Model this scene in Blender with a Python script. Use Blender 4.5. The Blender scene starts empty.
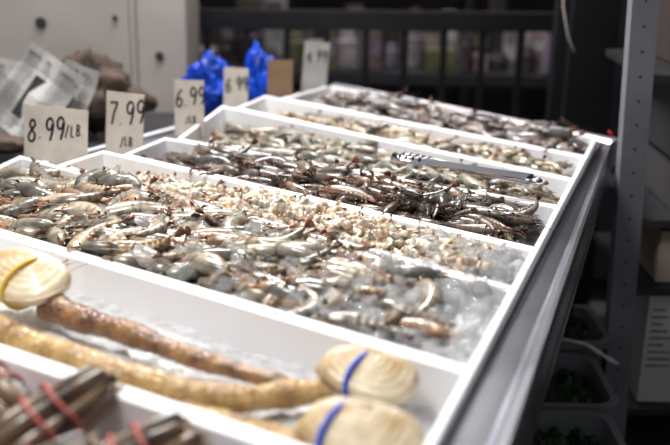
import bpy, math, random
import numpy as np
from mathutils import Matrix, Vector, noise
random.seed(7); np.random.seed(7)
scn=bpy.context.scene
COL=scn.collection
scn.view_settings.view_transform='Standard'

# ------------------------------------------------------------ camera
cam=bpy.data.cameras.new("camera");co=bpy.data.objects.new("camera",cam);COL.objects.link(co)
co.matrix_world=Matrix.Translation((0,0,1.55))@Matrix.Rotation(math.radians(72),4,'X')@Matrix.Rotation(math.radians(1.2),4,'Z')
cam.sensor_width=36;cam.lens=53.73;cam.clip_start=.05
cam.dof.use_dof=True;cam.dof.focus_distance=2.15;cam.dof.aperture_fstop=1.8
scn.camera=co

# ------------------------------------------------------------ materials
def mat(name,col=(.5,.5,.5),rough=.5,metal=0,attr=False,trans=0,ior=1.45,bump=0,bscale=60,var=0,vscale=8,sss=0,spec=.5,coat=0,col2=None,detail=4,stretch=None,transp=0):
    m=bpy.data.materials.new(name);m.use_nodes=True;nt=m.node_tree;N=nt.nodes;L=nt.links
    b=N["Principled BSDF"]
    b.inputs["Base Color"].default_value=(*col,1);b.inputs["Roughness"].default_value=rough
    b.inputs["Metallic"].default_value=metal;b.inputs["Transmission Weight"].default_value=trans
    b.inputs["IOR"].default_value=ior;b.inputs["Specular IOR Level"].default_value=spec
    b.inputs["Coat Weight"].default_value=coat;b.inputs["Coat Roughness"].default_value=.08
    if sss: b.inputs["Subsurface Weight"].default_value=sss;b.inputs["Subsurface Scale"].default_value=.012
    tc=N.new("ShaderNodeTexCoord");src=tc.outputs["Object"]
    if stretch:
        mp=N.new("ShaderNodeMapping");mp.inputs["Scale"].default_value=stretch
        L.new(src,mp.inputs[0]);src=mp.outputs[0]
    if var or col2:
        nz=N.new("ShaderNodeTexNoise");nz.inputs["Scale"].default_value=vscale;nz.inputs["Detail"].default_value=detail
        L.new(src,nz.inputs["Vector"])
    base=None
    if attr:
        a=N.new("ShaderNodeAttribute");a.attribute_name="Col";base=a.outputs["Color"]
        L.new(base,b.inputs["Base Color"])
    if col2:
        cr=N.new("ShaderNodeValToRGB");cr.color_ramp.elements[0].position=.35;cr.color_ramp.elements[1].position=.65
        cr.color_ramp.elements[0].color=(*col,1);cr.color_ramp.elements[1].color=(*col2,1)
        L.new(nz.outputs["Fac"],cr.inputs[0]);base=cr.outputs[0];L.new(base,b.inputs["Base Color"])
    if var:
        mx=N.new("ShaderNodeMix");mx.data_type='RGBA';mx.blend_type='MULTIPLY';mx.inputs["Factor"].default_value=1
        mr=N.new("ShaderNodeMapRange");mr.inputs["From Min"].default_value=.3;mr.inputs["From Max"].default_value=.7
        mr.inputs["To Min"].default_value=1-var;mr.inputs["To Max"].default_value=1+var
        L.new(nz.outputs["Fac"],mr.inputs["Value"])
        if base: L.new(base,mx.inputs["A"])
        else: mx.inputs["A"].default_value=(*col,1)
        L.new(mr.outputs[0],mx.inputs["B"]);L.new(mx.outputs["Result"],b.inputs["Base Color"])
    if bump:
        n2=N.new("ShaderNodeTexNoise");n2.inputs["Scale"].default_value=bscale;n2.inputs["Detail"].default_value=3
        L.new(src,n2.inputs["Vector"])
        bp=N.new("ShaderNodeBump");bp.inputs["Strength"].default_value=bump;bp.inputs["Distance"].default_value=.01
        L.new(n2.outputs["Fac"],bp.inputs["Height"]);L.new(bp.outputs[0],b.inputs["Normal"])
    if transp:
        t=N.new("ShaderNodeBsdfTransparent");ms=N.new("ShaderNodeMixShader");ms.inputs[0].default_value=transp
        L.new(b.outputs[0],ms.inputs[1]);L.new(t.outputs[0],ms.inputs[2]);L.new(ms.outputs[0],N["Material Output"].inputs[0])
    return m
M_foam=mat("white_foam",(.88,.88,.90),.45,bump=.05,bscale=200,var=.04,vscale=5)
M_steel=mat("steel",(.56,.57,.61),.30,1,bump=.04,bscale=30,var=.25,vscale=4)
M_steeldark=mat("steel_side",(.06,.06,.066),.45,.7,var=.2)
M_shrimp=mat("shrimp_shell",attr=True,rough=.22,coat=.6,spec=.5,sss=.2,bump=.12,bscale=120,var=.4,vscale=40)
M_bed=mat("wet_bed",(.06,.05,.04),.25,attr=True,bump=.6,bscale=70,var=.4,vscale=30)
M_ice=mat("ice",(1,1,1),.05,trans=.78,ior=1.31,bump=.25,bscale=60,transp=.35)
M_snow=mat("crushed_ice",(.74,.76,.78),.25,bump=1,bscale=60,var=.22,vscale=45,coat=.6)
M_snow2=mat("melting_ice",(.62,.63,.64),.5,bump=.8,bscale=50,var=.2,vscale=40,coat=.1)
M_black=mat("black_paint",(.008,.008,.01),.4,var=.2)
M_dark=mat("dark_purple",(.018,.015,.022),.7,var=.4,vscale=5)
M_grey=mat("grey_panel",(.40,.365,.335),.55,var=.12,vscale=3,bump=.03)
M_hole=mat("hole",(.03,.03,.03),.8)
M_post=mat("galvanised",(.21,.215,.24),.5,.3,var=.15,vscale=6)
M_blue=mat("blue_plastic",(.003,.05,.45),.3,bump=.6,bscale=30,var=.4,vscale=14)
M_card=mat("card",(.55,.50,.43),.8,var=.14,vscale=15)
M_card2=mat("card_grey",(.34,.33,.32),.8,var=.15,vscale=15)
M_cardb=mat("cardboard",(.20,.125,.07),.85,var=.15,vscale=12)
M_ink=mat("ink",(.015,.013,.015),.6)
M_tong=mat("tong_steel",(.80,.80,.82),.14,1)
M_attr=mat("goods",attr=True,rough=.5,var=.3,vscale=14)
M_shell=mat("geoduck_shell",(.48,.32,.15),.4,col2=(.82,.72,.52),vscale=16,bump=.3,bscale=50,coat=.4)
M_skin=mat("geoduck_skin",(.13,.05,.016),.38,col2=(.40,.21,.085),vscale=30,bump=1,bscale=110,coat=.4)
M_skin2=mat("geoduck_skin_light",(.32,.17,.045),.38,col2=(.64,.42,.16),vscale=26,bump=1,bscale=110,coat=.4)
M_bandb=mat("blue_rubber",(.01,.09,.6),.5)
M_bandy=mat("yellow_rubber",(.65,.42,.03),.5)
M_bandr=mat("red_rubber",(.50,.12,.10),.5)
M_razor=mat("razor_shell",(.018,.012,.010),.35,col2=(.30,.19,.11),vscale=12,stretch=(3,3,1),coat=.4)
M_tub=mat("tub_plastic",(.17,.18,.19),.4,var=.2)
M_weed=mat("seaweed",(.004,.012,.004),.35,col2=(.03,.06,.02),vscale=40,bump=1,bscale=40)
M_white=mat("white_plastic",(.6,.6,.6),.4)
M_red=mat("red_plastic",(.6,.02,.02),.4)
M_floor=mat("floor_concrete",(.05,.048,.045),.6,var=.3,vscale=3,bump=.1)
M_wall=mat("wall_paint",(.10,.085,.08),.8,col2=(.16,.14,.13),vscale=2)
M_cloth=mat("dark_cloth",(.03,.022,.018),.85,col2=(.09,.06,.045),vscale=9,bump=.5,bscale=20)
M_paper=mat("newsprint",(.50,.49,.47),.85,var=.1,vscale=20)
M_greyink=mat("newsprint_ink",(.14,.14,.15),.8,var=.4,vscale=60)
M_box=mat("box_beige",(.35,.28,.22),.8,var=.1)

# ------------------------------------------------------------ mesh helpers
def mkobj(name,verts,faces,m,smooth=False,cols=None,parent=None,midx=None):
    me=bpy.data.meshes.new(name);me.from_pydata([tuple(v) for v in verts],[],[tuple(f) for f in faces])
    ms=m if isinstance(m,(list,tuple)) else [m]
    for q in ms: me.materials.append(q)
    if smooth: me.polygons.foreach_set("use_smooth",[True]*len(me.polygons))
    if midx is not None: me.polygons.foreach_set("material_index",midx)
    if cols is not None:
        a=me.color_attributes.new("Col",'FLOAT_COLOR','POINT')
        c=np.ones((len(verts),4),dtype=np.float32);c[:,:3]=np.array(cols);a.data.foreach_set("color",c.ravel())
    me.update()
    o=bpy.data.objects.new(name,me);COL.objects.link(o)
    if parent: o.parent=parent
    return o
class B:
    """accumulates parts into one mesh"""
    def __init__(s): s.v=[];s.f=[];s.c=[];s.m=[]
    def add(s,v,f,c=(1,1,1),mi=0):
        n=len(s.v);s.v+= [tuple(p) for p in v];s.f+=[tuple(i+n for i in q) for q in f];s.m+=[mi]*len(f)
        s.c+= list(c) if (len(c)==len(v) and not isinstance(c[0],(float,int))) else [c]*len(v)
    def box(s,x0,x1,y0,y1,z0,z1,c=(1,1,1),mi=0,mx=None):
        v=[(x,y,z) for x in(x0,x1) for y in(y0,y1) for z in(z0,z1)]
        if mx is not None: v=[mx@Vector(p) for p in v]
        s.add(v,[(0,1,3,2),(4,6,7,5),(0,4,5,1),(2,3,7,6),(0,2,6,4),(1,5,7,3)],c,mi)
    def tube(s,pts,rad,n=8,c=(1,1,1),mi=0,flat=1,up0=(0,0,1)):
        pts=[Vector(p) for p in pts];k=len(pts);rad=rad if isinstance(rad,(list,tuple)) else [rad]*k
        vs=[];fs=[];up=Vector(up0)
        for i,p in enumerate(pts):
            t=(pts[min(i+1,k-1)]-pts[max(i-1,0)]).normalized()
            if abs(t.dot(up))>.98: up=Vector((0,1,0)) 
            a=t.cross(up).normalized();b=a.cross(t)
            for j in range(n):
                w=2*math.pi*j/n;vs.append(p+a*(rad[i]*math.cos(w))+b*(rad[i]*flat*math.sin(w)))
        for i in range(k-1):
            for j in range(n): fs.append((i*n+j,i*n+(j+1)%n,(i+1)*n+(j+1)%n,(i+1)*n+j))
        fs.append(tuple(range(n))[::-1]);fs.append(tuple((k-1)*n+j for j in range(n)))
        s.add(vs,fs,c,mi)
    def lathe(s,prof,cx,cy,n=20,c=(1,1,1),mi=0):
        vs=[];fs=[]
        for r,z in prof:
            for j in range(n): w=2*math.pi*j/n;vs.append((cx+r*math.cos(w),cy+r*math.sin(w),z))
        for i in range(len(prof)-1):
            for j in range(n): fs.append((i*n+j,i*n+(j+1)%n,(i+1)*n+(j+1)%n,(i+1)*n+j))
        s.add(vs,fs,c,mi)
    def obj(s,name,m,smooth=False,attr=False,parent=None):
        return mkobj(name,s.v,s.f,m,smooth,s.c if attr else None,parent,s.m)
def bevel(o,w,seg=2):
    b=o.modifiers.new("bevel",'BEVEL');b.width=w;b.segments=seg;b.limit_method='ANGLE';return o
def lerp(a,b,t): return tuple(a[i]+(b[i]-a[i])*t for i in range(len(a)))
def inset(q,d):
    n=len(q);out=[]
    for i in range(n):
        p0=Vector(q[i-1]);p1=Vector(q[i]);p2=Vector(q[(i+1)%n])
        e1=(p1-p0).normalized();e2=(p2-p1).normalized()
        n1=Vector((-e1.y,e1.x));n2=Vector((-e2.y,e2.x));b=(n1+n2)
        out.append(tuple(p1+b*(d/max(.3,(1+n1.dot(n2))))))
    return out

# ------------------------------------------------------------ trays
ZT=.90
Rg=lambda y:(.134+.36*(y-1.107),y)
lines={
 'i':((-.96,1.30),Rg(.74)),
 'h':((-.97,1.629),Rg(1.009)),
 'g':((-.916,2.057),Rg(1.313)),
 'f':((-.819,2.511),Rg(1.634)),
 'e':((-.62,2.582),Rg(1.853)),
 'd':((-.483,2.746),Rg(2.147)),
 'c':((-.376,3.214),Rg(2.379)),
 'b':((-.25,3.402),Rg(2.616)),
 'a':((-.029,3.62),Rg(2.848))}
nl={'f':(-.70,2.42),'e':(-.56,2.54),'d':(-.45,2.726),'c':(-.33,3.17),'b':(-.19,3.35)}
order='ihgfedcba'
trays={}
for k in range(8):
    a,b=order[k],order[k+1]
    q=[nl.get(a,lines[a][0]),lines[a][1],lines[b][1],lines[b][0]]
    q=inset(q,.0012)
    th=.013 if a in 'edcb' else .015
    qi=inset(q,th);qb=inset(q,th+.006);qo=inset(q,.006)
    v=[(x,y,.775) for x,y in qo]+[(x,y,ZT) for x,y in q]+[(x,y,ZT) for x,y in qi]+[(x,y,.79) for x,y in qb]
    f=[(0,3,2,1),(12,13,14,15)]
    for i in range(4):
        j=(i+1)%4;f+=[(i,j,4+j,4+i),(4+i,4+j,8+j,8+i),(8+i,8+j,12+j,12+i)]
    o=mkobj("foam_tray",v,f,M_foam);bevel(o,.003)
    trays[a]=qi
def uv(q,s,t):
    a=lerp(q[0],q[1],s);b=lerp(q[3],q[2],s);return lerp(a,b,t)

# ------------------------------------------------------------ steel table
tb=B()
top=[(-1.06,.95),(.239-.338*.55,1.145-.555),(.815,2.90),(0.0,3.73),(-.90,2.33)]
tv=[(x,y,.772) for x,y in top]+[(x,y,.74) for x,y in top]
tb.add(tv,[(0,1,2,3,4),(9,8,7,6,5)]+[(i,5+i,5+(i+1)%5,(i+1)%5) for i in range(5)])
def rim(p0,p1,w,z0,z1,slope=0.0):
    p0=Vector(p0);p1=Vector(p1);d=(p1-p0).normalized();n=Vector((-d.y,d.x))
    prof=[(0,.772),(0,z1-.008),(.006,z1),(w-.012,z1-slope),(w-.004,z1-slope+.004),(w,z1-slope),(w+.002,z0),(w-.01,z0)]
    vs=[];fs=[]
    for p in(p0,p1):
        for a,z in prof: q=p-n*a;vs.append((q.x,q.y,z))
    k=len(prof)
    for i in range(k-1): fs.append((i,i+1,k+i+1,k+i))
    fs+= [tuple(range(k))[::-1],tuple(range(k,2*k))]
    tb.add(vs,fs)
def rimq(a0,a1,b0,b1,z):
    rows=[(0,z-.03),(0.0,z-.002),(.55,z-.006),(.62,z-.012),(.7,z-.006),(.8,z+.004),(.92,z+.004),(1,z-.006),(1.0,z-.07),(.9,z-.072)]
    vs=[];fs=[];k=len(rows)
    for (p,q) in((a0,b0),(a1,b1)):
        for t,zz in rows: x=lerp(p,q,t);vs.append((x[0],x[1],zz))
    for i in range(k-1): fs.append((i,i+1,k+i+1,k+i))
    fs+= [tuple(range(k))[::-1],tuple(range(k,2*k))]
    tb.add(vs,fs)
iN=Rg(.60);iF=Rg(2.90)
rimq((iN[0]+.004,iN[1]),(iF[0]+.004,iF[1]),(.058,.60),(.822,2.90),.878)
rim((-.035,3.75),(-.93,2.30),.03,.80,.862)
rim((-.93,2.30),(-1.08,.95),.03,.80,.862)
rim((.82,2.905),(-.03,3.75),.03,.80,.878)
table=tb.obj("steel_table",M_steel)
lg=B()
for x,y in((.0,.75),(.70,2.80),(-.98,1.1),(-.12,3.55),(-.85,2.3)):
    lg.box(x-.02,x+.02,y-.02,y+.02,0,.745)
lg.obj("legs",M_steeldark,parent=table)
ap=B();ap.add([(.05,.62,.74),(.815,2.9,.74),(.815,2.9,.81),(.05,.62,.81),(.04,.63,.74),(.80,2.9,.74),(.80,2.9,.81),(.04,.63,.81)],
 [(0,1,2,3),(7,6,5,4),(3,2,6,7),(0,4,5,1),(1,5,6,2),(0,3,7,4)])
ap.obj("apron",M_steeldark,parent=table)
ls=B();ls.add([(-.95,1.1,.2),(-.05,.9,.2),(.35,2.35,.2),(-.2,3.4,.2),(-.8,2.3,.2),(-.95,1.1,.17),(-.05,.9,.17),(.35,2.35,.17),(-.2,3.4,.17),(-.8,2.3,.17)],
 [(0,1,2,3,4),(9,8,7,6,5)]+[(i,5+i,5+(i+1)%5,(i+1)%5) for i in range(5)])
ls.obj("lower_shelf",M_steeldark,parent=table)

# ------------------------------------------------------------ shrimp templates
def shrimp(curl=1.4,head=True,fat=1,legs=True,n=20,m=8,seed=0,anten=True):
    r=random.Random(seed);bb=B()
    pts=[];th=0;p=Vector((0,0,0));Lb=.86;tang=[]
    for i in range(n):
        u=i/(n-1)
        tang.append(Vector((math.cos(th),-math.sin(th),0)))
        pts.append(p.copy());p=p+tang[-1]*(Lb/(n-1))
        if .30<u<.86 or (not head and u>.3): th+=curl/(n*(.56 if head else .7))
    prof=[(0,.026),(.05,.058),(.13,.088),(.28,.104),(.4,.103),(.6,.088),(.78,.064),(.92,.038),(1,.022)]
    if not head: prof=[(0,.07),(.05,.085),(.3,.088),(.6,.072),(.85,.045),(1,.02)]
    def rad(u):
        for k in range(len(prof)-1):
            if u<=prof[k+1][0]:
                w=(u-prof[k][0])/(prof[k+1][0]-prof[k][0]);return prof[k][1]*(1-w)+prof[k+1][1]*w
        return prof[-1][1]
    vs=[];fs=[];cs=[]
    for i in range(n):
        u=i/(n-1);a=rad(u)*fat
        seg=0
        if u>.36 or not head:
            ph=((u-.36)*9.5)%1;seg=ph;a*=1+.08*(ph-.4)
        t=tang[i];nrm=Vector((-t.y,t.x,0))
        for j in range(m):
            w=2*math.pi*j/m
            off=nrm*(a*math.cos(w))+Vector((0,0,1))*(a*.82*math.sin(w))
            vs.append(pts[i]+off)
            dorsal=.5+.5*math.cos(w)
            tint=Vector((.60,.62,.60))*dorsal+Vector((1.12,1.04,.96))*(1-dorsal)
            if seg>.74: tint*=.50
            if head and u<.34: tint=tint*(.76+.20*math.sin(u*26+w))
            if u>.94 and head: tint=Vector((1.0,.66,.48))*.75
            cs.append(tuple(tint))
    for i in range(n-1):
        for j in range(m): fs.append((i*m+j,i*m+(j+1)%m,(i+1)*m+(j+1)%m,(i+1)*m+j))
    fs+=[tuple(range(m))[::-1],tuple((n-1)*m+j for j in range(m))]
    bb.add(vs,fs,cs)
    t=tang[-1];nn=Vector((-t.y,t.x,0));p=pts[-1]
    fan=r.uniform(.3,.8)
    for k,a in enumerate((-.42*fan,-.15*fan,.15*fan,.42*fan)):
        d=(t*math.cos(a)+(nn*.8+Vector((0,0,1))*.6)*math.sin(a)).normalized();w=d.cross(Vector((nn.x*-.6,nn.y*-.6,.8))).normalized()
        l=.13 if abs(a)<.3 else .12
        v=[p,p+d*l*.45+w*.024,p+d*l*.9+w*.020,p+d*l,p+d*l*.9-w*.020,p+d*l*.45-w*.024]
        v+= [q+nn*.006 for q in v]
        fcs=[(0,1,2,3,4,5),(11,10,9,8,7,6)]+[(i,6+i,6+(i+1)%6,(i+1)%6) for i in range(6)]
        bb.add(v,fcs,([(.75,.54,.42)]*2+[(.65,.34,.24)]*3+[(.75,.54,.42)])*2)
    if head:
        bb.tube([(.03,.03,0),(-.06,.05,0),(-.14,.06,0)],[.020,.011,.002],4,(.7,.62,.54))
        for s in(1,-1): 
            bb.tube([(.02,.0,.02*s),(.0,.012,.050*s),(-.012,.016,.060*s)],[.006,.015,.006],6,(.03,.03,.03))
            bb.tube([(.02,-.02,.02*s),(-.05,-.02,.022*s),(-.09,-.005,.018*s)],[.014,.014,.004],4,(.85,.76,.66))
            if anten:
                aa=r.uniform(-.3,.9);q=[];pp=Vector((-.02,0,.02*s));dd=Vector((-1,.15,.02*s)).normalized()
                for i in range(8):
                    q.append(pp.copy());pp=pp+dd*.09;dd=(dd+Vector((.24,aa*.25,0))).normalized()
                bb.tube(q,[.0042-.0004*i for i in range(8)],3,(.9,.5,.36))
        if legs:
            for i in range(5):
                x=.12+i*.05
                for s in(1,-1):
                    jj=r.uniform(-.02,.02)
                    bb.tube([(x,-.06,.03*s),(x-.04+jj,-.10,.035*s),(x-.09+jj,-.11,.03*s)],[.011,.008,.003],3,(.9,.68,.54))
    if legs:
        for i in range(5):
            k=int(n*(.42+i*.10))
            if k<n:
                t=tang[k];nn=Vector((t.y,-t.x,0));p=pts[k]+nn*(rad(k/(n-1))*.8)
                for s in(1,-1):
                    bb.tube([p+Vector((0,0,.03*s)),p+nn*.02+t*.02+Vector((0,0,.03*s)),p+nn*.028+t*.05+Vector((0,0,.025*s))],[.022,.018,.005],4,(.88,.74,.60))
    c=sum((Vector(v) for v in pts),Vector())/len(pts)
    V=np.array([tuple(Vector(v)-c) for v in bb.v],dtype=np.float64);C=np.array(bb.c,dtype=np.float64)
    return V,bb.f,C
T_full=[shrimp(c,seed=i,n=30,m=10,anten=(i%3==0)) for i,c in enumerate((.4,.7,1.0,1.4,1.8,2.4))]
T_slim=[shrimp(c,seed=i+20,n=24,m=8,fat=.88,anten=(i%2==0)) for i,c in enumerate((.3,.6,1.0,1.4,1.9))]
T_small=[shrimp(c,seed=i+9,n=18,m=7,anten=(i==0)) for i,c in enumerate((.5,1.0,1.6,2.3))]
T_peel=[shrimp(c,head=False,legs=False,fat=1.45,seed=i,n=16,m=8) for i,c in enumerate((1.8,2.5,3.1,3.6))]

def pile(name,tray,templates,count,size,palette,hfun,sr=(0,1),tr=(.02,.98),layer=.03,tilt=.3,align=None,rollmax=.7,m=None,spread=.45,rnd=.25):
    AV=[];AF=[];AC=[];n0=0
    q=trays[tray]
    for i in range(count):
        T=random.choice(templates)
        s=random.uniform(*sr);t=random.uniform(*tr)
        x,y=uv(q,s,t);L=size*random.uniform(.85,1.15)
        z=hfun(s,t)+layer*(i/count)
        ang=random.uniform(0,2*math.pi) if align is None or random.random()<rnd else align+random.gauss(0,spread)+(math.pi if random.random()<.4 else 0)
        R=Matrix.Rotation(random.gauss(0,tilt*.4),3,'X')@Matrix.Rotation(random.gauss(0,tilt*.4),3,'Y')@Matrix.Rotation(ang,3,'Z')
        flip=Matrix.Rotation(random.choice((0,math.pi))+random.uniform(-rollmax,rollmax),3,'X')
        Rm=np.array(R@flip)*L
        V=T[0]@Rm.T+np.array((x,y,z))
        c=np.array(random.choice(palette))*random.uniform(.7,1.25)
        AC.append(np.clip(T[2]*c,0,1));AV.append(V)
        AF+=[tuple(k+n0 for k in f) for f in T[1]];n0+=len(V)
    V=np.vstack(AV);C=np.vstack(AC)
    return mkobj(name,V.tolist(),AF,m or M_shrimp,True,C)
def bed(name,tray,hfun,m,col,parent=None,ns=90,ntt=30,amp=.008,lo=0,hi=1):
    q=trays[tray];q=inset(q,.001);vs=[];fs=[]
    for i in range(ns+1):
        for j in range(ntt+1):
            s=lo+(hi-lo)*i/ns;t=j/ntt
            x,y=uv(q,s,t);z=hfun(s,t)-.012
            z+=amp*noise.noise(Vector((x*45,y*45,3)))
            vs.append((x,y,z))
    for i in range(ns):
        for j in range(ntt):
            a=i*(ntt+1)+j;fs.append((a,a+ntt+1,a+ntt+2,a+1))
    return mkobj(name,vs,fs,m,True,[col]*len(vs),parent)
def H(lo,hi,s0=.0,s1=.3,edge=.03,nz=.010,seed=0,tp=.5,far=1):
    def f(s,t):
        k=min(1,max(0,(s-s0)/(s1-s0)));k=k*k*(3-2*k)
        base=lo+(hi-lo)*k
        t=min(1,max(0,t));d=abs(t-tp)/(tp if t<tp else 1-tp)
        return base-edge*d**2.2*(far if t>tp else 1)+nz*noise.noise(Vector((s*9+seed,t*2,seed)))
    return f
grayp=[(.42,.37,.29),(.36,.32,.26),(.48,.41,.32),(.30,.28,.25),(.50,.40,.28),(.40,.32,.24),(.34,.34,.30),(.22,.21,.19),(.56,.48,.39),(.44,.39,.31),(.50,.30,.19)]
darkp=[(.20,.17,.15),(.15,.135,.12),(.25,.20,.16),(.14,.135,.135),(.31,.22,.16),(.10,.09,.085)]
palep=[(.86,.76,.62),(.94,.86,.75),(.80,.70,.55),(.88,.75,.60),(.86,.64,.47),(.78,.71,.60)]
greenp=[(.28,.27,.22),(.35,.33,.27),(.23,.23,.21),(.42,.37,.29)]
beigep=[(.56,.47,.36),(.48,.42,.33),(.62,.52,.39)]
sqp=[(.17,.16,.17),(.22,.20,.21),(.12,.115,.13),(.34,.30,.30),(.44,.41,.40)]
al=math.atan2(-.58,.88)
hg=H(.862,.888,s0=.05,s1=.4,edge=.022,tp=.62,far=.4,seed=1)
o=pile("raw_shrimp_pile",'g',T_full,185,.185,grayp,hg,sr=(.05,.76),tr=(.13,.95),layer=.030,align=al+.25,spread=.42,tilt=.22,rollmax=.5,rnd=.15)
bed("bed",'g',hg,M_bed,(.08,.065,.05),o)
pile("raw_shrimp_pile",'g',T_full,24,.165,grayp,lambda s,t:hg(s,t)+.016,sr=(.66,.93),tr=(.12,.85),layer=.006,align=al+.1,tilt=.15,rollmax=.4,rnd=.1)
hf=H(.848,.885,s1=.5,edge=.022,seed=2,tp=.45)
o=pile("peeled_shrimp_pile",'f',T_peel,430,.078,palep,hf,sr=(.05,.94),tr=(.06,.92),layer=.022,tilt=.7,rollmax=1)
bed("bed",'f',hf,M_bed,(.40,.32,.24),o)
pile("raw_shrimp_pile",'f',T_small,60,.11,grayp,lambda s,t:hf(s,t)+.006,sr=(.06,.40),tr=(.14,.84),layer=.014,align=al,tilt=.2)
he=H(.85,.894,s1=.3,edge=.032,seed=3)
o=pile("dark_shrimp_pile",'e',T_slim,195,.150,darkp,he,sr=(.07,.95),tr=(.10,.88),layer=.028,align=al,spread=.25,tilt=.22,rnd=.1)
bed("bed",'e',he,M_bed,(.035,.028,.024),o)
hd=H(.842,.868,seed=4,edge=.012)
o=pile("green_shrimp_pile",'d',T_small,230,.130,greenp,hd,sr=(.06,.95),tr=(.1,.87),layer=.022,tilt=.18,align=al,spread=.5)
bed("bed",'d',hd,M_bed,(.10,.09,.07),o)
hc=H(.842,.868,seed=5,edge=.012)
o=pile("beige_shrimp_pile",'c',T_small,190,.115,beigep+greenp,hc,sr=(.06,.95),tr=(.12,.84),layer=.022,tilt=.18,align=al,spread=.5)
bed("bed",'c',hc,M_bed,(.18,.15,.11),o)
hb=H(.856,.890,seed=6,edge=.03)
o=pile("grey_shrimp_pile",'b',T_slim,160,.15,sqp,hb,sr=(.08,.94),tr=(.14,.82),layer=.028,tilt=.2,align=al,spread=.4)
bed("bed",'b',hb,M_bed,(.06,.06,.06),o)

# ------------------------------------------------------------ ice
def ice(name,spots,count,size):
    V=[];F=[];n=0
    base=[(x,y,z) for x in(-1,1) for y in(-1,1) for z in(-1,1)]+[(0,0,1.35),(0,0,-1.35),(1.35,0,0),(-1.35,0,0),(0,1.35,0),(0,-1.35,0)]
    fc=[(0,1,3,2),(4,6,7,5),(0,4,5,1),(2,3,7,6),(0,2,6,4),(1,5,7,3)]
    center={0:11,1:10,2:13,3:12,4:9,5:8}
    tri=[]
    for i,f in enumerate(fc):
        for k in range(4): tri.append((f[k],f[(k+1)%4],center[i]))
    for i in range(count):
        q,hf_,sr,tr,dz=random.choice(spots)
        s=random.uniform(*sr);t=random.uniform(*tr);x,y=uv(trays[q],s,t)
        z=hf_(s,t)+dz+random.uniform(0,.018)
        L=size*random.uniform(.45,1.3)
        R=Matrix.Rotation(random.uniform(0,6.3),3,Vector((random.gauss(0,1),random.gauss(0,1),random.gauss(0,1))).normalized())
        sc=(random.uniform(.6,1.3),random.uniform(.5,1.1),random.uniform(.25,.6))
        for b in base:
            p=Vector((b[0]*sc[0],b[1]*sc[1],b[2]*sc[2]))*L*.5*random.uniform(.8,1.15)
            V.append(tuple(R@p+Vector((x,y,z))))
        F+=[tuple(k+n for k in f) for f in tri];n+=14
    return mkobj(name,V,F,M_ice)
o=ice("crushed_ice_heap",[('g',hg,(.62,.985),(.05,.97),.0)]*5+[('f',hf,(.82,.99),(.1,.96),.0)]*3+[('g',hg,(.40,.98),(.08,.95),.012)]*2,680,.032)
bed("snow_bed",'g',lambda s,t:hg(s,t)+(.008 if s>.75 else 0),M_snow,(1,1,1),o,lo=.60,hi=1,ns=70,ntt=50,amp=.018)
bed("snow_bed",'f',lambda s,t:hf(s,t)+.006,M_snow,(1,1,1),o,lo=.86,hi=1,ns=24,amp=.014)

# ------------------------------------------------------------ geoducks
def geoduck(name,shell_c,ang,L,path,r0,r1,skin,band,z=.875,bandoff=.0,tiltx=.25):
    par=bpy.data.objects.new(name,None);COL.objects.link(par)
    W=L*.60;Tn=L*.16
    for side in(1,-1):
        vs=[];fs=[];nu,nv=22,32
        for i in range(nu+1):
            rr=i/nu
            for j in range(nv):
                w=2*math.pi*j/nv
                ex=math.cos(w);ey=math.sin(w)
                x=L*.5*rr*(abs(ex)**.72)*(1 if ex>0 else -1);y=W*.5*rr*(abs(ey)**.85)*(1 if ey>0 else -1)*(1+.15*ex)
                y+=(1-rr)*W*.22
                zz=Tn*math.sqrt(max(0,1-rr**2.2))+.0013*math.sin(rr*44)
                vs.append((x,y,side*(zz+.004)))
        for i in range(nu):
            for j in range(nv):
                f=(i*nv+j,i*nv+(j+1)%nv,(i+1)*nv+(j+1)%nv,(i+1)*nv+j);fs.append(f if side>0 else f[::-1])
        o=mkobj("valve",vs,fs,M_shell,True,parent=par)
        sd=o.modifiers.new("s",'SOLIDIFY');sd.thickness=.002
        o.matrix_local=Matrix.Translation((*shell_c,z+.012))@Matrix.Rotation(ang,4,'Z')@Matrix.Rotation(tiltx+.09*side,4,'X')@Matrix.Rotation(.08*side,4,'Y')
    bb=B();bb.tube([(-L*.54,0,0),(-L*.3,0,0),(0,0,0),(L*.3,0,0),(L*.46,0,0)],[W*.16,W*.40,W*.49,W*.40,W*.1],14,flat=.42)
    o=bb.obj("mantle",skin,True,parent=par);o.matrix_local=Matrix.Translation((*shell_c,z+.010))@Matrix.Rotation(ang,4,'Z')@Matrix.Rotation(tiltx,4,'X')
    P=[Vector(p) for p in path];P=[P[0]*2-P[1]]+P+[P[-1]*2-P[-2]];pts=[]
    for i in range(1,len(P)-2):
        for k in range(30):
            t=k/30;a,b,c,d=P[i-1],P[i],P[i+1],P[i+2]
            pts.append(.5*((2*b)+(c-a)*t+(2*a-5*b+4*c-d)*t*t+(3*b-a-3*c+d)*t**3))
    pts.append(P[-2]);n=len(pts);rad=[]
    for i in range(n):
        u=i/(n-1);r=r0+(r1-r0)*u;r*=1+.045*math.sin(i*1.7)+.08*math.sin(i*.21+1)+.03*math.sin(i*.73)
        if i>n-3: r*=.8
        rad.append(r)
    bb=B();bb.tube(pts,rad,16,flat=.9)
    bb.obj("siphon",skin,True,parent=par)
    if band:
        bb=B()
        ring=[(bandoff+.004*math.sin(w_*2),W*.50*math.cos(w_)*1.02,(Tn*1.08+.006)*math.sin(w_)) for w_ in [2*math.pi*j/32 for j in range(33)]]
        bb.tube(ring,.0042,6,up0=(1,0,0));o=bb.obj("rubber_band",band,True,parent=par)
        o.matrix_local=Matrix.Translation((*shell_c,z+.012))@Matrix.Rotation(ang,4,'Z')@Matrix.Rotation(tiltx,4,'X')
    return par
hz=.858
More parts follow.
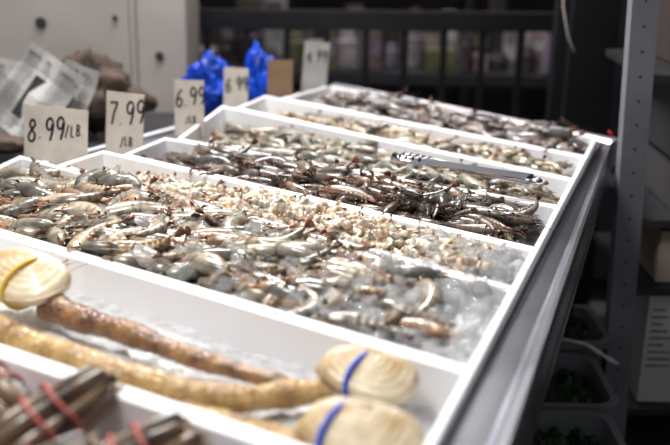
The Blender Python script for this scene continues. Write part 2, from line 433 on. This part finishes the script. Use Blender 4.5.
geoduck("geoduck",(-.55,1.645),-.60,.19,[(-.49,1.60,hz+.01),(-.43,1.55,hz+.01),(-.33,1.49,hz+.01),(-.22,1.43,hz),(-.065,1.360,hz-.01)],.027,.015,M_skin,M_bandy,z=.885,bandoff=.02)
geoduck("geoduck",(.052,1.314),-.50,.15,[(0.0,1.325,hz),(-.06,1.315,hz),(-.14,1.295,hz),(-.26,1.325,hz+.005),(-.38,1.375,hz+.015),(-.50,1.44,hz+.02)],.021,.025,M_skin2,M_bandb,z=.875,bandoff=-.01)
geoduck("geoduck",(.040,1.148),-.45,.165,[(-.02,1.17,hz),(-.08,1.19,hz),(-.14,1.205,hz+.008),(-.21,1.24,hz+.008)],.021,.018,M_skin2,M_bandb,z=.872,bandoff=-.035)
geoduck("geoduck",(-.67,1.58),-.9,.15,[(-.63,1.54,hz),(-.59,1.49,hz+.02),(-.54,1.47,hz+.02),(-.49,1.46,hz)],.034,.024,M_skin2,None,z=.895)
bed("crushed_ice_bed",'h',lambda s,t:.842+.01*noise.noise(Vector((s*8,t*3,0))),M_snow2,(1,1,1))
def razor_bundle(c,yaw,pitch,n,L,sd):
    random.seed(sd)
    par=bpy.data.objects.new("razor_clam_bundle",None);COL.objects.link(par)
    par.matrix_world=Matrix.Translation(c)@Matrix.Rotation(yaw,4,'Z')@Matrix.Rotation(pitch,4,'Y')
    bb=B()
    for i in range(n):
        a=2*math.pi*i/(n-1);rr=0 if i==0 else .028
        x=rr*math.cos(a);y=rr*math.sin(a);l=L*random.uniform(.88,1.08);off=random.uniform(-.010,.010)
        pts=[(x,y,off-l/2),(x,y,off-l*.48),(x,y,off-l*.2),(x+.002,y,off+l*.2),(x*.8,y*.8,off+l*.46),(x*.7,y*.7,off+l/2)]
        bb.tube(pts,[.011,.0165,.0175,.0170,.0145,.007],10,flat=.7)
        bb.tube([(x*.7,y*.7,off+l/2-.003),(x*.7,y*.7,off+l/2+.008)],[.006,.003],8,mi=1)
    bb.obj("shells",[M_razor,M_shell],True,parent=par);
    for z in(-.018,.016):
        rb=B();rb.tube([((.0465)*math.cos(w),(.0465)*math.sin(w),z+.004*math.sin(3*w)) for w in [2*math.pi*j/24 for j in range(25)]],.0032,6)
        rb.obj("rubber_band",M_bandr,True,parent=par)
    return par
razor_bundle((-.475,1.235,.885),-.62,-1.3,8,.17,1)
razor_bundle((-.37,1.17,.885),.75,1.25,8,.18,2)
razor_bundle((-.245,1.105,.865),.55,1.3,8,.16,3)
razor_bundle((-.15,1.00,.855),.5,1.35,8,.15,4)
razor_bundle((-.56,1.16,.86),.4,1.4,8,.15,5)
razor_bundle((-.36,1.04,.865),.6,1.3,8,.17,6)
random.seed(11)
bed("crushed_ice_bed",'i',lambda s,t:.835,M_snow2,(1,1,1))

# ------------------------------------------------------------ tongs
tg=B()
p0=Vector((.455,2.222,.940));p1=Vector((.135,2.345,.962));d=(p1-p0).normalized();sd=Vector((-d.y,d.x,0))
for s in(1,-1):
    rows=[(0,.004,.010),(.02,.010,.012),(.10,.020,.012),(.20,.028,.012),(.245,.034,.014),(.275,.039,.020),(.305,.040,.022),(.332,.034,.016)]
    vs=[];fs=[]
    for (l,off,w) in rows:
        for a,zz in((-1,-.006),(-.5,.003),(0,.007),(.5,.003),(1,-.006)):
            q=p0+d*l+sd*(s*off+a*w*.9)+Vector((0,0,zz+s*.008));vs.append(q)
    for i in range(len(rows)-1):
        for j in range(4): fs.append((i*5+j,i*5+j+1,(i+1)*5+j+1,(i+1)*5+j))
    tg.add(vs,fs)
tg.tube([p0+sd*.012,p0-d*.01+sd*.008,p0-d*.014,p0-d*.01-sd*.008,p0-sd*.012],[.006]*5,8,flat=1)
for k in range(5):
    q=p0+d*(.262+.016*k)
    for s in(1,-1): tg.tube([q+sd*(s*.039+.010)+Vector((0,0,.006+s*.008)),q+sd*(s*.039-.010)+Vector((0,0,.006+s*.008))],.0022,6,mi=1)
o=tg.obj("serving_tongs",[M_tong,M_hole],True);s_=o.modifiers.new("s",'SOLIDIFY');s_.thickness=.0015

# ------------------------------------------------------------ price signs
GL={
'4':[[(.75,1),(.0,.35),(1,.38)],[(.72,.72),(.68,-.02)]],
'6':[[(.85,1),(.35,.75),(.08,.35),(.2,.03),(.65,0),(.9,.25),(.65,.48),(.15,.38)]],
'7':[[(.05,.95),(.98,1),(.6,.5),(.4,-.02)]],
'8':[[(.85,.85),(.5,1),(.18,.8),(.45,.55),(.85,.3),(.65,.02),(.2,.05),(.12,.3),(.5,.55),(.88,.82)]],
'9':[[(.88,.85),(.5,1),(.12,.8),(.25,.5),(.65,.5),(.9,.8),(.85,.4),(.62,-.02)]],
'.':[[(.3,.06),(.42,.02)]],
'/':[[(.8,1.05),(.15,-.1)]],
'L':[[(.2,1),(.18,0),(.85,.03)]],
'B':[[(.2,1),(.2,0)],[(.2,1),(.75,.85),(.65,.58),(.2,.52),(.85,.35),(.75,.05),(.2,0)]]}
def lettering(txt,size,x0,z0,pen,parent,rise=.0,y=-.0022,wf=.40):
    bb=B();x=x0
    for ci,ch in enumerate(txt):
        wch=size*(.22 if ch=='.' else wf);jz=size*.05*math.sin(ci*2.3+x0*90);sl=.10+.06*math.sin(ci*3.1)
        for st in GL[ch]:
            pts=[Vector((x+px*wch+sl*pz*size*.5,y,z0+jz+pz*size+rise*(x-x0))) for px,pz in st]
            sm=[]
            for i in range(len(pts)-1):
                p_=[pts[max(i-1,0)],pts[i],pts[i+1],pts[min(i+2,len(pts)-1)]]
                for k in range(4):
                    t=k/4;a,b,c,d_=p_;sm.append(.5*((2*b)+(c-a)*t+(2*a-5*b+4*c-d_)*t*t+(3*b-a-3*c+d_)*t**3) if ch not in '74L/' else b.lerp(c,t))
            sm.append(pts[-1]);bb.tube(sm,pen,6,up0=(0,1,0),flat=.25)
        x+=wch+size*.12
    return bb.obj("lettering",M_ink,parent=parent)
def sign(txt,c,w,h,yaw,lean,m=M_card,roll=0,stick=.04):
    me=B();n=6
    vs=[];fs=[]
    for i in range(n+1):
        for zz in(-h/2,h/2):
            x=-w/2+w*i/n;vs+=[(x,-.0013,zz),(x,.0013,zz)]
    for i in range(n):
        a=4*i;fs+=[(a,a+4,a+6,a+2),(a+1,a+3,a+7,a+5),(a,a+1,a+5,a+4),(a+2,a+6,a+7,a+3)]
    fs+=[(0,2,3,1),(4*n,4*n+1,4*n+3,4*n+2)]
    me.add(vs,fs);me.box(-.008,.008,-.001,.001,-h/2-stick,-h/2+.001)
    o=me.obj("price_sign" if txt else "cardboard_sign",m)
    o.matrix_world=Matrix.Translation(c)@Matrix.Rotation(yaw,4,'Z')@Matrix.Rotation(lean,4,'X')@Matrix.Rotation(roll,4,'Y')
    for tx,sz,x,z,pen in (txt or []): lettering(tx,sz,x,z,pen,o,.16)
    return o
sign([("8.99",.058,-.080,-.022,.0034),("/LB.",.030,.026,-.002,.002)],(-.735,2.555,.945),.180,.145,-.22,-.10,roll=.04)
sign([("7.99",.062,-.050,-.004,.0034),("/LB.",.026,-.012,-.060,.002)],(-.585,2.70,.942),.118,.178,-.35,-.1,roll=.02)
sign([("6.99",.050,-.041,.004,.003),("/LB.",.022,-.012,-.046,.0018)],(-.440,2.93,.945),.092,.168,-.2,-.1,roll=-.02)
sign([("6.99",.042,-.035,-.015,.0028)],(-.338,3.29,.945),.084,.128,-.2,-.1)
sign(None,(-.20,3.43,.955),.088,.125,-.1,-.1,m=M_cardb)
sign([("4.99",.040,-.034,.03,.0024)],(-.083,3.58,.955),.090,.21,.15,-.1,m=M_card2,roll=.08)

# ------------------------------------------------------------ room
fl=B();fl.box(-5,5,-2,9,-.05,0);fl.obj("floor",M_floor)
w=B();w.box(-5,5,7.2,7.3,0,3.2);w.obj("wall_back",M_wall)
w=B();w.box(2.6,2.7,-2,7.2,0,3.2);w.obj("wall_right",M_dark)

cb=B();cb.box(-.725,-.545,3.60,3.95,0,2.2);cb.box(-1.75,-.742,3.56,3.95,0,2.2);cb.box(-.743,-.724,3.575,3.95,0,2.2)
cab=cb.obj("grey_metal_column",M_grey);bevel(cab,.008,3)
hl=B()
for x,z,r,y in((-1.05,1.11,.020,3.558),(-.788,1.132,.010,3.558),(-.643,.995,.016,3.598),(-.82,.90,.010,3.558)):
    hl.tube([(x,y-.004,z),(x,y+.01,z)],r,16)
hl.obj("bolt_holes",M_hole,parent=cab)

ld=B();pl=[(-1.7,2.2),(-1.06,2.25),(-.24,3.55),(-.50,3.55),(-1.7,3.55)]
ld.add([(x,y,.80) for x,y in pl]+[(x,y,.74) for x,y in pl],[(0,1,2,3,4),(9,8,7,6,5)]+[(i,5+i,5+(i+1)%5,(i+1)%5) for i in range(5)])
for x,y in((-1.6,2.3),(-1.12,2.4),(-1.6,3.45),(-.5,3.4)): ld.box(x-.02,x+.02,y-.02,y+.02,0,.745)
ld.obj("side_bench",M_steeldark)
def sheet(parent,c,w,h,yaw,lean,roll,photo):
    bb=B();n=8
    vs=[];fs=[]
    for i in range(n+1):
        for j in range(n+1):
            x=-w/2+w*i/n;z=-h/2+h*j/n;vs.append((x,.012*math.sin(i*.9)+.006*math.sin(j*1.3),z))
    for i in range(n):
        for j in range(n): a=i*(n+1)+j;fs.append((a,a+n+1,a+n+2,a+1))
    bb.add(vs,fs,mi=0)
    def yy(x): return .012*math.sin((x+w/2)/w*n*.9)-.008
    for k in range(22):
        z=h*.42-k*h*.04
        for cx in range(3):
            x0=-w*.46+cx*w*.32
            if photo and cx==photo-1 and 3<k<19: continue
            bb.box(x0,x0+w*random.uniform(.2,.28),yy(x0)-.001,yy(x0),z-h*(.022 if k==0 else .009),z,mi=1)
    if photo:
        x0=-w*.46+(photo-1)*w*.32;bb.box(x0,x0+w*.28,yy(x0)-.002,yy(x0)-.001,-h*.30,h*.22,mi=2)
    o=bb.obj("sheet",[M_paper,M_greyink,M_hole],parent=parent);o.matrix_local=Matrix.Translation(c)@Matrix.Rotation(yaw,4,'Z')@Matrix.Rotation(lean,4,'X')@Matrix.Rotation(roll,4,'Y')
np_=bpy.data.objects.new("newspaper",None);COL.objects.link(np_)
sheet(np_,(-.93,3.02,.955),.20,.27,-.1,-.35,.55,2)
sheet(np_,(-1.06,3.08,.93),.26,.26,.2,-.3,.3,1)
sheet(np_,(-.84,3.12,.93),.14,.22,-.5,-.3,.2,0)
def crumple(name,c,sc,m,seed,amp=.35,sub=4,fr=2.2,mh=1):
    bpy.ops.mesh.primitive_ico_sphere_add(subdivisions=sub,radius=1);o=bpy.context.object;o.name=name
    for v in o.data.vertices:
        p=v.co.copy();k=1+amp*noise.noise(p*fr+Vector((seed,0,0)))+amp*.8*abs(noise.noise(p*fr*2.3+Vector((0,seed,0))))
        k+=amp*.3*abs(noise.noise(p*fr*5+Vector((0,0,seed))))
        tp=1-.35*max(0,p.z)
        v.co=Vector((p.x*sc[0]*k*tp,p.y*sc[1]*k*tp,p.z*sc[2]*k*(mh if p.z>0 else 1)))
    o.data.materials.append(m);o.data.polygons.foreach_set("use_smooth",[True]*len(o.data.polygons))
    mn=min(v.co.z for v in o.data.vertices);o.location=(c[0],c[1],c[2]-mn);return o
crumple("dark_cloth_bag",(-1.12,2.85,.80),(.20,.08,.035),M_cloth,3,sub=4)
crumple("dark_cloth_bag",(-.80,3.20,.80),(.14,.09,.10),M_cloth,5,.5)
crumple("brown_paper_bag",(-1.28,2.7,.80),(.16,.1,.03),M_cardb,8)
crumple("blue_plastic_bag",(-.435,3.44,.80),(.085,.05,.082),M_blue,13,.55,5,1.8,1.15)
crumple("blue_plastic_bag",(-.275,3.50,.80),(.058,.04,.088),M_blue,24,.50,5,1.8,1.4)

# ------------------------------------------------------------ black fence
fe=B()
A=Vector((-.66,3.97,0));Z=Vector((1.04,4.12,0));dd=(Z-A);Ln_=dd.length;dn=dd.normalized();ya=math.atan2(dn.y,dn.x)
Mx=Matrix.Translation(A)@Matrix.Rotation(ya,4,'Z')
fe.box(0,Ln_,-.02,.02,1.05,1.125,mx=Mx);fe.box(0,Ln_,-.012,.012,.10,.14,mx=Mx)
x=.14
while x<Ln_: fe.box(x-.013,x+.013,-.013,.013,.10,1.07,mx=Mx);x+=.158
fe.box(0,.04,-.02,.02,0,1.12,mx=Mx);fe.box(Ln_-.04,Ln_,-.02,.02,0,1.12,mx=Mx)
fe.obj("black_fence",M_black)
bp_=B();bp_.box(.79,.955,3.45,3.6,0,2.3);bp_.box(.75,.79,3.5,3.56,0,2.3);bp_.box(.73,.98,3.43,3.62,0,.05)
bevel(bp_.obj("black_post",M_black),.004)
dc=B();dc.box(.98,2.4,3.8,4.2,0,2.4);dc.box(1.0,1.6,3.785,3.8,.1,2.3);dc.box(1.64,2.35,3.785,3.8,.1,2.3);dc.box(1.55,1.57,3.76,3.785,1,1.2)  # added dark block standing in for the unlit gap beside the post
bevel(dc.obj("dark_gap_filler",M_dark),.004)
wr=B();wr.tube([(.745,3.42,1.32),(.75,3.42,1.22),(.775,3.42,1.12),(.80,3.42,1.07),(.812,3.44,1.06)],.0025,6);wr.obj("hanging_wire",M_card,True)

# ------------------------------------------------------------ goods behind the fence
st=B();st.box(-1.5,1.6,4.9,5.7,.68,.735);
for x in(-1.4,0,1.5):
    for y in(4.95,5.65): st.box(x-.03,x+.03,y-.03,y+.03,0,.70)
st.obj("display_table",M_steeldark)
gd=B();random.seed(5)
cols=[(.24,.21,.23),(.07,.06,.06),(.30,.26,.25),(.14,.10,.10),(.24,.16,.16),(.12,.12,.06),(.04,.035,.04),(.18,.15,.20),(.46,.44,.44),(.03,.025,.03),(.05,.04,.04)]
x=-1.4
while x<1.5:
    w_=random.uniform(.05,.16);hh=random.uniform(.06,.22);y=random.uniform(4.95,5.1);c=random.choice(cols)
    if random.random()<.45:
        r=w_*.42;gd.lathe([(0.001,.74),(r,.74),(r*1.02,.76),(r*1.02,.74+hh*.75),(r*.8,.74+hh*.85),(r*.8,.74+hh),(0.001,.74+hh)],x+w_/2,y+r,16,c)
    else:
        gd.box(x,x+w_*.95,y,y+.15,.74,.74+hh,c);gd.box(x+.01,x+w_*.9,y-.002,y,.74+hh*.3,.74+hh*.7,random.choice(cols))
    x+=w_
x=-1.4
while x<1.5:
    w_=random.uniform(.06,.16);c=random.choice(cols);hh=random.uniform(.12,.36);y=5.35
    gd.box(x,x+w_*.95,y,y+.2,.74,.74+hh,c);gd.box(x+.01,x+w_*.8,y-.002,y,.74+hh*.4,.74+hh*.8,random.choice(cols));x+=w_
bevel(gd.obj("packaged_goods",M_attr,False,True),.006)
sh=B();
for z in(.5,1.02,1.5): sh.box(-1.9,2.2,6.4,6.8,z,z+.03)
for x in(-1.9,-.5,.8,2.17): sh.box(x,x+.03,6.4,6.8,0,1.9)
shelf=sh.obj("storage_rack",M_steeldark)
gd=B()
for z in(.53,1.05,1.53):
    x=-1.8
    while x<2.1:
        w_=random.uniform(.06,.18);c=random.choice(cols+[(.55,.50,.46),(.55,.06,.05),(.5,.30,.12),(.42,.3,.28),(.50,.38,.34)]);hh=random.uniform(.15,.4)
        if random.random()<.5:
            r=w_*.42;gd.lathe([(0.001,z),(r,z),(r,z+hh*.7),(r*.5,z+hh*.85),(r*.5,z+hh),(0.001,z+hh)],x+w_/2,6.55,16,c)
        else: gd.box(x,x+w_*.92,6.45,6.7,z,z+hh,c);gd.box(x+.01,x+w_*.8,6.445,6.45,z+hh*.3,z+hh*.75,random.choice(cols))
        x+=w_
gd.obj("goods",M_attr,False,True,parent=shelf)

# ------------------------------------------------------------ right shelving unit
su=B();T=Matrix.Translation((.835,2.62,0))@Matrix.Rotation(math.radians(-2.2),4,'Y')
su.box(-.035,.035,-.004,.0,0,2.1,mx=T);su.box(-.035,-.031,0,.04,0,2.1,mx=T);su.box(.031,.035,0,.04,0,2.1,mx=T)
su.box(-.035+.62,.035+.62,-.004,.0,0,2.1,mx=T);su.box(.585,.655,.5,.504,0,2.1,mx=T)
for z in(.12,.50,.70,1.1,1.5): su.box(.036,.60,.0,.5,z,z+.02,mx=T,mi=1)
shelving=su.obj("metal_shelving",[M_post,M_steeldark])
hh=B()
for i in range(30):
    z=.08+i*.065
    hh.tube([T@Vector((0,-.0055,z)),T@Vector((0,-.0035,z))],.0038,8)
hh.obj("slots",M_hole,parent=shelving)
def sbox(name,x0,x1,y0,y1,z0,z1,m,lines_=0):
    bb=B();bb.box(x0,x1,y0,y1,z0,z1);bb.box((x0+x1)/2-.02,(x0+x1)/2+.02,y0-.001,y1+.001,z1,z1+.001)
    for i in range(lines_):
        z=z1-.04-i*.022;bb.box(x0+.012,x0+.012+random.uniform(.03,.08),y0-.0015,y0,z-.006,z,mi=1)
    return bevel(bb.obj(name,[m,M_greyink]),.003)
sbox("white_carton",.905,1.18,2.66,3.0,.148,.485,M_white,9)
sbox("beige_carton",.915,1.2,2.66,3.0,.528,.68,M_box)
sbox("grey_carton",.95,1.2,2.68,3.0,.728,.86,mat("grey_carton",(.05,.045,.05),.7),2)
sbox("dark_carton",.93,1.2,2.66,3.0,1.128,1.33,mat("dark_carton",(.03,.02,.02),.7),3)
sbox("dark_carton",.93,1.2,2.66,3.0,.88,1.08,mat("dark_carton2",(.02,.02,.024),.7),0)

# ------------------------------------------------------------ tubs with seaweed
def tub(cx,cy,w,d,h,z,yaw):
    Mx=Matrix.Translation((cx,cy,z))@Matrix.Rotation(yaw,4,'Z')
    def ring(w,d,zz,r=.04,n=5):
        out=[]
        for qx,qy,a0 in((1,1,0),(-1,1,90),(-1,-1,180),(1,-1,270)):
            for k in range(n):
                a=math.radians(a0+90*k/(n-1));out.append(Mx@Vector((qx*(w/2-r)+r*math.cos(a),qy*(d/2-r)+r*math.sin(a),zz)))
        return out
    rs=[ring(w-.05,d-.05,0),ring(w,d,h-.02),ring(w+.03,d+.03,h-.02),ring(w+.03,d+.03,h),ring(w-.006,d-.006,h),ring(w-.055,d-.055,.01)]
    vs=[p for r in rs for p in r];k=20;fs=[]
    for i in range(len(rs)-1):
        for j in range(k): fs.append((i*k+j,i*k+(j+1)%k,(i+1)*k+(j+1)%k,(i+1)*k+j))
    fs+=[tuple(range(k))[::-1],tuple(5*k+j for j in range(k))]
    o=mkobj("plastic_tub",vs,fs,M_tub,True);e=o.modifiers.new("e",'EDGE_SPLIT');e.split_angle=.8
    vs=[];fs=[];n=24
    for i in range(n+1):
        for j in range(n+1):
            x=(i/n-.5)*(w-.03);y=(j/n-.5)*(d-.03);vs.append(Mx@Vector((x,y,h-.045+.035*noise.noise(Vector((x*30,y*30,cx*9))))))
    for i in range(n):
        for j in range(n): a=i*(n+1)+j;fs.append((a,a+n+1,a+n+2,a+1))
    mkobj("seaweed",vs,fs,M_weed,False,parent=o)
tub(.625,2.70,.30,.25,.38,0,0);tub(.560,2.38,.30,.28,.36,0,0);tub(.530,2.05,.28,.28,.36,0,0)
sp=B();sp.tube([(.60,2.56,.40),(.70,2.53,.390),(.735,2.49,.380)],[.004,.005,.007],8);sp.tube([(.735,2.49,.380),(.755,2.475,.372),(.775,2.46,.364)],[.007,.012,.005],10,flat=.4);sp.obj("white_ladle",M_white,True)
hk=B();hk.tube([(.800+.045*math.cos(a),2.97,.85+.05*math.sin(a)) for a in [math.radians(k) for k in range(-150,75,15)]],.004,8);hk.obj("red_hook",M_red,True)
bt=B();bt.lathe([(0.001,.0),(.045,.0),(.047,.02),(.047,.34),(.04,.38),(.018,.41),(.018,.43),(0.001,.43)],.775,3.0,20,mi=0);bt.lathe([(.0475,.24),(.048,.25),(.048,.32),(.0475,.33)],.775,3.0,20,mi=1);bt.lathe([(.021,.415),(.021,.45),(0.001,.45)],.775,3.0,20,mi=1)
bt.obj("sauce_bottle",[M_dark,M_red],True)

# ------------------------------------------------------------ light
def area(name,loc,target,sx,sy,e,c):
    l=bpy.data.lights.new(name,'AREA');l.shape='RECTANGLE';l.size=sx;l.size_y=sy;l.energy=e;l.color=c
    o=bpy.data.objects.new(name,l);COL.objects.link(o);o.location=loc
    o.rotation_euler=(Vector(target)-Vector(loc)).to_track_quat('-Z','Y').to_euler()
area("overhead_light",(-.5,3.3,2.7),(0,2.0,.9),1.2,.25,88,(1,.98,.955))  # added overhead light towards the back, kept narrow for wet highlights
area("overhead_light",(-.9,1.3,2.8),(-.2,1.6,.9),1.0,.25,42,(1,.975,.945))
area("overhead_light",(.3,5.4,2.8),(.2,5.8,.8),2.0,.5,34,(1,.92,.90))  # added unseen light that brightens the goods on the rack
wd=bpy.data.worlds.new("world");scn.world=wd;wd.use_nodes=True
wd.node_tree.nodes["Background"].inputs[0].default_value=(.88,.88,.93,1);wd.node_tree.nodes["Background"].inputs[1].default_value=.29
